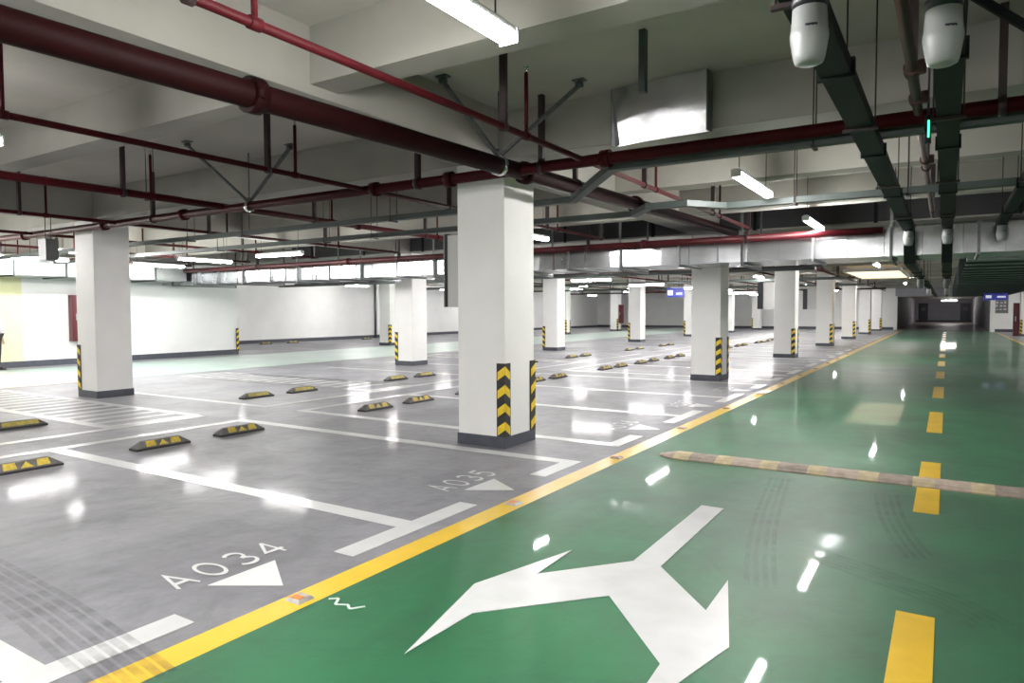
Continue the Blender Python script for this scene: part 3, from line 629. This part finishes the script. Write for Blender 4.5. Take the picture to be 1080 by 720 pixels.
# ------------------------------------------------------------------ ducts
def xduct(x0, x1, y0, y1, z0, z1, label, step=1.2):
    t = thing('air_duct', label, 'air duct', (x0, y0, z0), 0, 'galvanised air ducts')
    mb = MB(); rs = random.Random(11); nx = int((x1-x0)/0.55); rows = []
    H = z1-z0; W = y1-y0
    for i in range(nx):
        Xa = (x1-x0)*i/nx; Xb = (x1-x0)*(i+1)/nx - 0.012
        for X, q in ((Xa, rs.uniform(-.016, .016)), (Xb, rs.uniform(-.016, .016)), (Xb+0.004, 0.022), (Xb+0.008, 0.022)):
            rows.append([(X, -q, 0.0), (X, -q*0.8, H), (X, W, H), (X, W+0.005, H*0.5), (X, W, 0.0), (X, W*0.5, -0.012*(i % 2))])
    mb.loft(rows); mb.build('duct_body', 'galv', t)
    x = 0.6
    while x < x1-x0:
        MB().box(x-0.02, x+0.02, -0.035, y1-y0+0.035, -0.035, z1-z0+0.035).build('flange', 'galv_frame', t); x += step
    x = 1.8
    while x < x1-x0:
        h = MB().box(x-0.02, x+0.02, -0.06, -0.035, -0.06, ZS-z0); h.box(x-0.02, x+0.02, y1-y0+0.035, y1-y0+0.06, -0.06, ZS-z0); h.box(x-0.02, x+0.02, -0.06, y1-y0+0.06, -0.08, -0.05); h.build('trapeze_hanger', 'bracket', t); x += 2.4
    return t
xduct(-21.8, 9.0, 13.0, 14.42, 2.40, 2.86, 'long silver air duct crossing the whole hall beyond the nearest columns')
def yduct(x0, x1, y0, y1, z0, z1, label, step=1.25):
    t = thing('air_duct', label, 'air duct', (x0, y0, z0), 0, 'galvanised air ducts')
    MB().box(0, x1-x0, 0, y1-y0, 0, z1-z0).build('duct_body', 'duct_paint', t)
    y = 0.4
    while y < y1-y0:
        MB().box(-0.03, x1-x0+0.03, y-0.02, y+0.02, -0.035, z1-z0+0.03).build('flange', 'tray_green', t); y += step
    return t
yduct(0.28, 2.9, 14.5, 50, 2.36, 2.85, 'wide flat duct above the right of the green lane, running away')
yduct(-21.6, -20.3, 1.5, 12.9, 2.50, 2.92, 'silver duct above the pale green aisle near the long white wall')

# ------------------------------------------------------------------ lamps
def lamp(label, loc, rz, group, L=1.5):
    t = thing('tube_lamp', label, 'lamp', loc, rz, group)
    sec = lambda y: [(-0.03,y,0.075),(0.03,y,0.075),(0.048,y,0.05),(0.048,y,0.034),(-0.048,y,0.034),(-0.048,y,0.05)]
    MB().loft([sec(-L/2), sec(L/2)]).build('housing', 'lamp_housing', t)
    sec = lambda y: [(0.046,y,0.034)] + [(0.052*math.cos(a), y, 0.012-0.04*math.sin(a)) for a in [PI*i/6 for i in range(7)]] + [(-0.046,y,0.034)]
    MB().loft([sec(-L/2+0.02), sec(L/2-0.02)], smooth=False).build('diffuser', 'tube', t)
    for y in (-L/2+0.12, L/2-0.12): MB().cyl((0,y,0.075),(0,y,zc(loc[0]-y*math.sin(rz), loc[1]+y*math.cos(rz))-loc[2]),0.005,6).build('suspension_rod', 'dark_hanger', t)
    for y, s in ((-L/2, -1), (L/2, 1)): MB().box(-0.055,0.055,min(y,y+s*0.012),max(y,y+s*0.012),-0.02,0.06).build('end_cap', 'lamp_housing', t)
    return t
LP = None
def put_lamp(x, y, z, rz, label, group):
    lamp(label, (x,y,z), rz, group)
aisle = [2.3, 8.05, 12.2, 24.0, 41.0]  # last two lamps are added to light the far lane
for i, y in enumerate(aisle):
    put_lamp(-1.945 if i == 0 else -1.87, y, 2.9, 0, 'bright tube lamp in the upper middle of the view, before the beam' if i == 0 else 'tube lamp hanging beyond the sheet metal panel' if i == 1 else 'short-looking tube lamp hanging just before the silver duct' if i == 2 else '%s added tube lamp along the yellow line, beyond the silver duct' % ORD[i-3], 'tube lamps above the yellow edge line')
for i, y in enumerate([1.75, 10.6] + [17.3 + 5.6*i for i in range(8)]):
    put_lamp(-6.4, y, 2.85, 0, ['tube lamp cut by the side of the view, above bay A034', 'tube lamp peeking out behind the nearest column'][i] if i < 2 else '%s tube lamp over the front bays beyond the duct' % ORD[i-2], 'tube lamps over the front bays')
for i, y in enumerate([16.6 + 5.2*i for i in range(8)]):
    put_lamp(-10.5, y, 2.58, PI/2, '%s sideways tube lamp over the rear bays beyond the duct' % ORD[i], 'tube lamps over the rear bays')
put_lamp(-12.8, 10.4, 2.8, PI/2, 'sideways tube lamp in front of the silver duct', 'tube lamps near the striped zone')
for i, y in enumerate([0.4, 4.6, 8.13, 10.9] + [18.5+7*j for j in range(5)]):
    put_lamp(-16.3, y, 2.85, 0, '%s tube lamp of the row above the near side of the pale green aisle' % ORD[i], 'tube lamps above the pale green aisle')
for i, y in enumerate([2.0, 5.1, 8.13, 11.3] + [21.5+8*j for j in range(4)]):
    put_lamp(-19.1, y, 2.85, 0, '%s tube lamp of the row closer to the long white wall' % ORD[i], 'tube lamps above the pale green aisle')
for i, y in enumerate([-5.2, -1.3]):  # unseen pair added to brighten the column faces toward the viewer
    put_lamp(1.9, y, 2.9, 0, 'added fill lamp behind the viewer above the far half of the lane, %s one' % ORD[i], 'tube lamps behind the viewer')
for i, y in enumerate([-6.0, -2.2]):
    put_lamp(-1.87, y, 2.9, 0, 'tube lamp behind the viewer above the yellow line, %s one' % ORD[i], 'tube lamps behind the viewer')
    put_lamp(-6.4, y, 2.85, 0, 'tube lamp behind the viewer over the bays, %s one' % ORD[i], 'tube lamps behind the viewer')
for i, y in enumerate([18.5, 25.5, 32.5, 39.5, 46, 53]):
    put_lamp(-25.5, y, 2.85, 0, '%s tube lamp over the bays along the back wall' % ORD[i], 'tube lamps over the back wall bays')
for i, y in enumerate((94,)):
    put_lamp(0.2, y, 2.6, PI/2, '%s small sideways lamp in the passage at the far end' % ORD[i], 'tube lamps in the far passage')
for i, y in enumerate([20.0, 25.0, 30.0, 36.0, 42.0, 48.0, 54.0]):  # out-of-view row added to light the lane from the side
    put_lamp(6.2, y, 2.85, 0, '%s added fill lamp over the unseen bays across the green lane' % ORD[i], 'added fill lamps across the green lane')
t = thing('glow_patch', 'added glowing patch for warm-lit ceiling beyond the silver duct above the row of columns', 'glow patch', (-2.6, 34.5, 3.08))  # added glowing sheet stands in for ceiling lit by a hidden lamp
MB().box(-0.95, 1.0, -3.6, 3.6, 0.0, 0.02).build('diffuser', 'warm_glow', t)
for x in (-0.98, 1.03): MB().box(x-0.03, x+0.03, -3.65, 3.65, -0.03, 0.1).build('frame_rail', 'box_grey', t)
for y in (-3.63, 3.63): MB().box(-1.0, 1.05, y-0.03, y+0.03, -0.03, 0.1).build('frame_rail', 'box_grey', t)

# ------------------------------------------------------------------ parking sensors and indicator
def sensor(label, loc, group):
    t = thing('parking_sensor', label, 'parking sensor', loc, 0, group)
    MB().lathe([(0.066,-0.035),(0.07,0.0),(0.068,0.005)], (0,0,0), 24).build('neck', 'dark_plastic', t)
    prof = [(0.0005,-0.252),(0.04,-0.252),(0.053,-0.245),(0.060,-0.225),(0.071,-0.160),(0.073,-0.145),(0.072,-0.13),(0.069,-0.115),(0.064,-0.03),(0.063,-0.025)]
    MB().lathe(prof, (0,0,0), 28).build('shell', 'white_plastic', t)
    a = math.radians(-75); 
    s = MB()
    for i in range(8):
        t0, t1 = a-0.32+0.08*i, a-0.32+0.08*(i+1); r = 0.0702
        s.add([(r*math.cos(t0),r*math.sin(t0),-0.124),(r*math.cos(t1),r*math.sin(t1),-0.124),(r*math.cos(t1),r*math.sin(t1),-0.113),(r*math.cos(t0),r*math.sin(t0),-0.113)], [(0,1,2,3)])
    s.build('lens_slot', 'dark_plastic', t)
    return t
s0 = sensor('white capsule sensor under the tray left of the red-brown pipe, closest to the viewer', (-0.487, 3.0, 2.735), 'white capsule sensors under the trays')
dup(s0, (-0.035, 3.30, 2.735), 0.15, 'white capsule sensor under the tray right of the red-brown pipe, closest to the viewer')
dup(s0, (-0.527, 12.3, 2.75), 0, 'small capsule sensor under the left tray, before the silver duct')
dup(s0, (-0.018, 12.3, 2.75), 0, 'small capsule sensor under the middle tray, before the silver duct')
dup(s0, (0.65, 12.2, 2.75), 0, 'small capsule sensor under the right-hand tray, before the silver duct')
for i, y in enumerate((18.5, 27.0)):
    dup(s0, (-0.527, y, 2.25), 0, '%s capsule sensor of the left tray beyond the duct' % ORD[i])
    dup(s0, (-0.018, y, 2.25), 0, '%s capsule sensor of the middle tray beyond the duct' % ORD[i])
t = thing('indicator_lamp', 'slim hanging indicator glowing green between the dark trays', 'indicator lamp', (-0.14, 5.75, 2.66))
MB().cyl((0,0,0.02),(0,0,0.22),0.022,12).build('housing', 'dark_plastic', t)
MB().cyl((0.004,-0.021,0.06),(0.004,-0.021,0.18),0.006,8).build('led_strip', 'green_led', t)
MB().cyl((0,0,0.22),(0,0,ZS-2.66),0.008,8).build('cable', 'dark_plastic', t)

# ------------------------------------------------------------------ boxes, cabinets, signs, board
for k, l in ((0, 'pale grey wall box peeking out from behind the nearest column'), (2, 'dark edged wall box behind the third column of the yellow line row'), (3, 'small dark edged wall box behind the fourth column of that row')):
    t = thing('control_box', l, 'control box', (XROW[1]-CW/2, Y0+SP*k+0.36, 1.56), 0, 'boxes mounted on the backs of columns')
    MB().box(-0.42, 0.0, 0.0, 0.25, 0.0, 0.86).build('body', 'box_grey', t)
    MB().box(-0.46 if k == 0 else -0.6, -0.42, -0.01, 0.26, 0.0, 0.88).build('front_door', 'dark_plastic', t)
    if k == 0: MB().box(-0.475, -0.46, -0.01, 0.26, 0.0, 0.88).build('front_trim', 'white_plastic', t)
def cabinet(label, loc, w, h, d, rz):
    t = thing('fire_cabinet', label, 'fire cabinet', loc, rz, 'red fire hydrant cabinets')
    MB().box(-w/2, w/2, 0, d, 0, h).build('body', 'cab_red', t)
    MB().box(-w/2+0.03, w/2-0.03, d, d+0.02, 0.03, h-0.03).build('door', 'cab_red', t)
    MB().box(w/2-0.12, w/2-0.08, d+0.02, d+0.045, h*0.45, h*0.6).build('handle', 'chrome', t)
    return t
cabinet('red fire cabinet on the white wall behind the column by the striped zone', (XW1+0.03, 10.6, 0.68), 0.9, 1.36, 0.22, -PI/2)
cabinet('tall dark red fire cabinet beside the column across the green lane', (XROW[2]-CW/2-0.18, Y0+SP*5+0.4, 0.0), 0.28, 1.9, 0.24, PI)
cabinet('small red cabinet beside a far column across the pale aisle', (XROW[-1]+CW/2+0.19, Y0+SP*5+0.3, 0.6), 0.3, 1.4, 0.24, PI)
t = thing('hanging_box', 'dark grey box hanging under the pipes above the striped zone', 'hanging box', (-13.0, 5.75, 2.40))
MB().box(-0.13, 0.13, -0.1, 0.1, 0, 0.36).build('body', 'mid_grey', t)
for x in (-0.1, 0.1): MB().cyl((x,0,0.36),(x,0,ZS-2.40),0.008,6).build('suspension_rod', 'dark_hanger', t)
def guide_sign(label, loc, w, h, rz, ztop=None):
    t = thing('guide_sign', label, 'sign', loc, rz, 'lit blue hanging signs')
    MB().box(-w/2, w/2, -0.05, 0.05, 0, h).build('panel', 'sign_blue', t)
    MB().box(-w/2+0.06, -w/2+0.3, -0.056, -0.05, 0.1, h-0.1).build('symbol', 'sign_white', t)
    MB().prism([(-0.1,0),(0.12,0),(0.0,0.0)], 0, 0) if False else None
    mb = MB(); mb.add([(0.05,-0.056,0.12),(w/2-0.08,-0.056,0.12),(w/2-0.08,-0.056,0.2),(0.05,-0.056,0.2)], [(0,1,2,3)]); mb.build('lettering', 'sign_white', t)
    for x in (-w/2+0.1, w/2-0.1): MB().cyl((x,0,h),(x,0,(ztop or ZS)-loc[2]),0.01,6).build('suspension_rod', 'dark_hanger', t)
guide_sign('small lit blue sign hanging over the rear bays far down the hall', (-10.3, 30, 2.12), 0.8, 0.42, 0)
guide_sign('lit blue sign hanging over the far side of the green lane', (1.95, 40.2, 1.97), 0.95, 0.34, 0.2, 2.355)
t = thing('notice_board', 'dark grey notice board with pale marks on the end wall', 'notice board', (3.0, 57.36, 1.28))
MB().box(-0.55, 0.5, -0.05, 0.03, 0, 1.2).build('board', 'board', t)
mb = MB(); rs = random.Random(3)
for i in range(16):
    x = -0.4 + 0.22*(i % 4) + rs.uniform(-0.03,0.03); z = 0.22 + 0.22*(i//4); mb.box(x, x+rs.uniform(0.05,0.15), -0.055, -0.05, z, z+rs.uniform(0.05,0.15))
mb.build('pale_marks', 'box_grey', t)

# ------------------------------------------------------------------ the person at the edge of the view
def skin_body(name, pts, edges, rad, m, parent, root=0, sub=2):
    me = bpy.data.meshes.new(name); me.from_pydata(pts, edges, []); me.materials.append(M[m])
    o = bpy.data.objects.new(name, me); COL.objects.link(o)
    if parent is not None: o.parent = parent
    o.modifiers.new('skin', 'SKIN')
    if not me.skin_vertices: 
        bpy.context.view_layer.objects.active = o
    sv = me.skin_vertices[0].data
    for i, r in enumerate(rad): sv[i].radius = (r, r) if not isinstance(r, tuple) else r; sv[i].use_root = (i == root)
    for p in ():
        pass
    s = o.modifiers.new('sub', 'SUBSURF'); s.levels = sub; s.render_levels = sub
    return o
def person(loc, rz):
    t = thing('person', 'person in a pale shirt and black trousers standing by the yellow wall', 'person', loc, rz)
    pts = [(0,0,0.95)]; ed = []; rad = [0.12]
    def add(par, p, r): pts.append(p); rad.append(r); ed.append((par, len(pts)-1)); return len(pts)-1
    a = add(0, (0,0.0,1.12), 0.115); b = add(a, (0,0.0,1.30), 0.13); c = add(b, (0,-0.01,1.42), 0.085); n = add(c, (0,0.0,1.50), 0.052)
    h = add(n, (0,0.02,1.58), 0.075); h2 = add(h, (0,0.02,1.66), 0.085); add(h2, (0,0.01,1.715), 0.055)
    add(h, (0,0.095,1.60), 0.012)
    for s in (-1, 1):
        add(h2, (s*0.078,0.0,1.63), 0.016)
        sh = add(c, (s*0.17,-0.01,1.40), 0.06); el = add(sh, (s*0.215,0.0,1.12), 0.042); wr = add(el, (s*0.205,0.06,0.88), 0.027); pm = add(wr, (s*0.20,0.075,0.80), 0.030)
        for i, (dy, ln) in enumerate(((0.03,0.075),(0.01,0.085),(-0.01,0.08),(-0.028,0.062))):
            k1 = add(pm, (s*0.20,0.085+dy,0.755), 0.0095); k2 = add(k1, (s*0.195,0.09+dy,0.755-ln*0.55), 0.0088); add(k2, (s*0.185,0.092+dy,0.755-ln), 0.0078)
        tb = add(pm, (s*0.175,0.115,0.79), 0.0105); add(tb, (s*0.17,0.125,0.75), 0.009)
        hp = add(0, (s*0.095,0,0.90), 0.095); kn = add(hp, (s*0.10,0.015,0.50), 0.058); an = add(kn, (s*0.10,-0.01,0.10), 0.036); ft = add(an, (s*0.105,0.06,0.045), 0.036); add(ft, (s*0.11,0.15,0.035), 0.03)
    skin_body('body', pts, ed, rad, 'skin', t)
    P = [(0,0,0.93),(0,0,1.12),(0,0,1.30),(0,-0.01,1.43)]; E = [(0,1),(1,2),(2,3)]; R = [0.15,0.14,0.155,0.10]
    for s in (-1, 1):
        i = len(P); P += [(s*0.175,-0.01,1.405),(s*0.218,0.0,1.13),(s*0.21,0.045,0.95)]; R += [0.075,0.056,0.045]; E += [(3,i),(i,i+1),(i+1,i+2)]
    skin_body('shirt', P, E, R, 'shirt', t)
    P = [(0,0,0.97)]; E = []; R = [0.14]
    for s in (-1, 1):
        i = len(P); P += [(s*0.095,0,0.88),(s*0.10,0.012,0.50),(s*0.10,-0.01,0.10)]; R += [0.115,0.078,0.062]; E += [(0,i),(i,i+1),(i+1,i+2)]
    skin_body('trousers', P, E, R, 'trousers', t)
    MB().lathe([(0.006,0.115),(0.06,0.10),(0.092,0.05),(0.10,-0.005),(0.094,-0.05),(0.08,-0.052)], (0,-0.012,1.665), 20).build('hair', 'hair', t)
    for s in (-1, 1):
        MB().loft([[(s*0.108-0.05,-0.085,0),(s*0.108+0.05,-0.085,0),(s*0.112+0.05,0.19,0),(s*0.112-0.05,0.19,0)],
                   [(s*0.108-0.046,-0.08,0.05),(s*0.108+0.046,-0.08,0.05),(s*0.112+0.045,0.18,0.04),(s*0.112-0.045,0.18,0.04)],
                   [(s*0.105-0.038,-0.07,0.10),(s*0.105+0.038,-0.07,0.10),(s*0.105+0.036,0.08,0.085),(s*0.105-0.036,0.08,0.085)]]).build('shoe', 'trousers', t, bevel=0.01)
person((-21.27, 8.03, 0.003), math.radians(-60))

# ------------------------------------------------------------------ light, world, camera, view
w = bpy.data.worlds.new('hall'); SC.world = w; w.use_nodes = True
w.node_tree.nodes['Background'].inputs[0].default_value = (0.6, 0.7, 0.8, 1); w.node_tree.nodes['Background'].inputs[1].default_value = 0.02

a, p, r, f = 0.5639, 0.0432, -0.0036, 725.0
f0 = Vector((-math.sin(a), math.cos(a), 0)); rr = Vector((math.cos(a), math.sin(a), 0)); zz = Vector((0,0,1))
F = f0*math.cos(p) - zz*math.sin(p); U0 = f0*math.sin(p) + zz*math.cos(p)
R = rr*math.cos(r) + U0*math.sin(r); U = U0*math.cos(r) - rr*math.sin(r)
cd = bpy.data.cameras.new('camera'); cam = bpy.data.objects.new('camera', cd); COL.objects.link(cam)
m3 = Matrix((R, U, -F)).transposed()
cam.matrix_world = Matrix.Translation((0,0,1.5)) @ m3.to_4x4()
cd.sensor_fit = 'HORIZONTAL'; cd.sensor_width = 36.0; cd.lens = f/1080*36.0; cd.clip_start = 0.05; cd.clip_end = 300
SC.camera = cam
SC.view_settings.view_transform = 'Standard'; SC.view_settings.look = 'None'
SC.view_settings.gamma = 1.0; SC.view_settings.use_curve_mapping = False
SC.view_settings.exposure = 0.77
SC.cycles.use_denoising = True
SC.cycles.max_bounces = 10; SC.cycles.diffuse_bounces = 6; SC.cycles.glossy_bounces = 4
SC.cycles.sample_clamp_indirect = 6.0
SC.cycles.use_light_tree = True
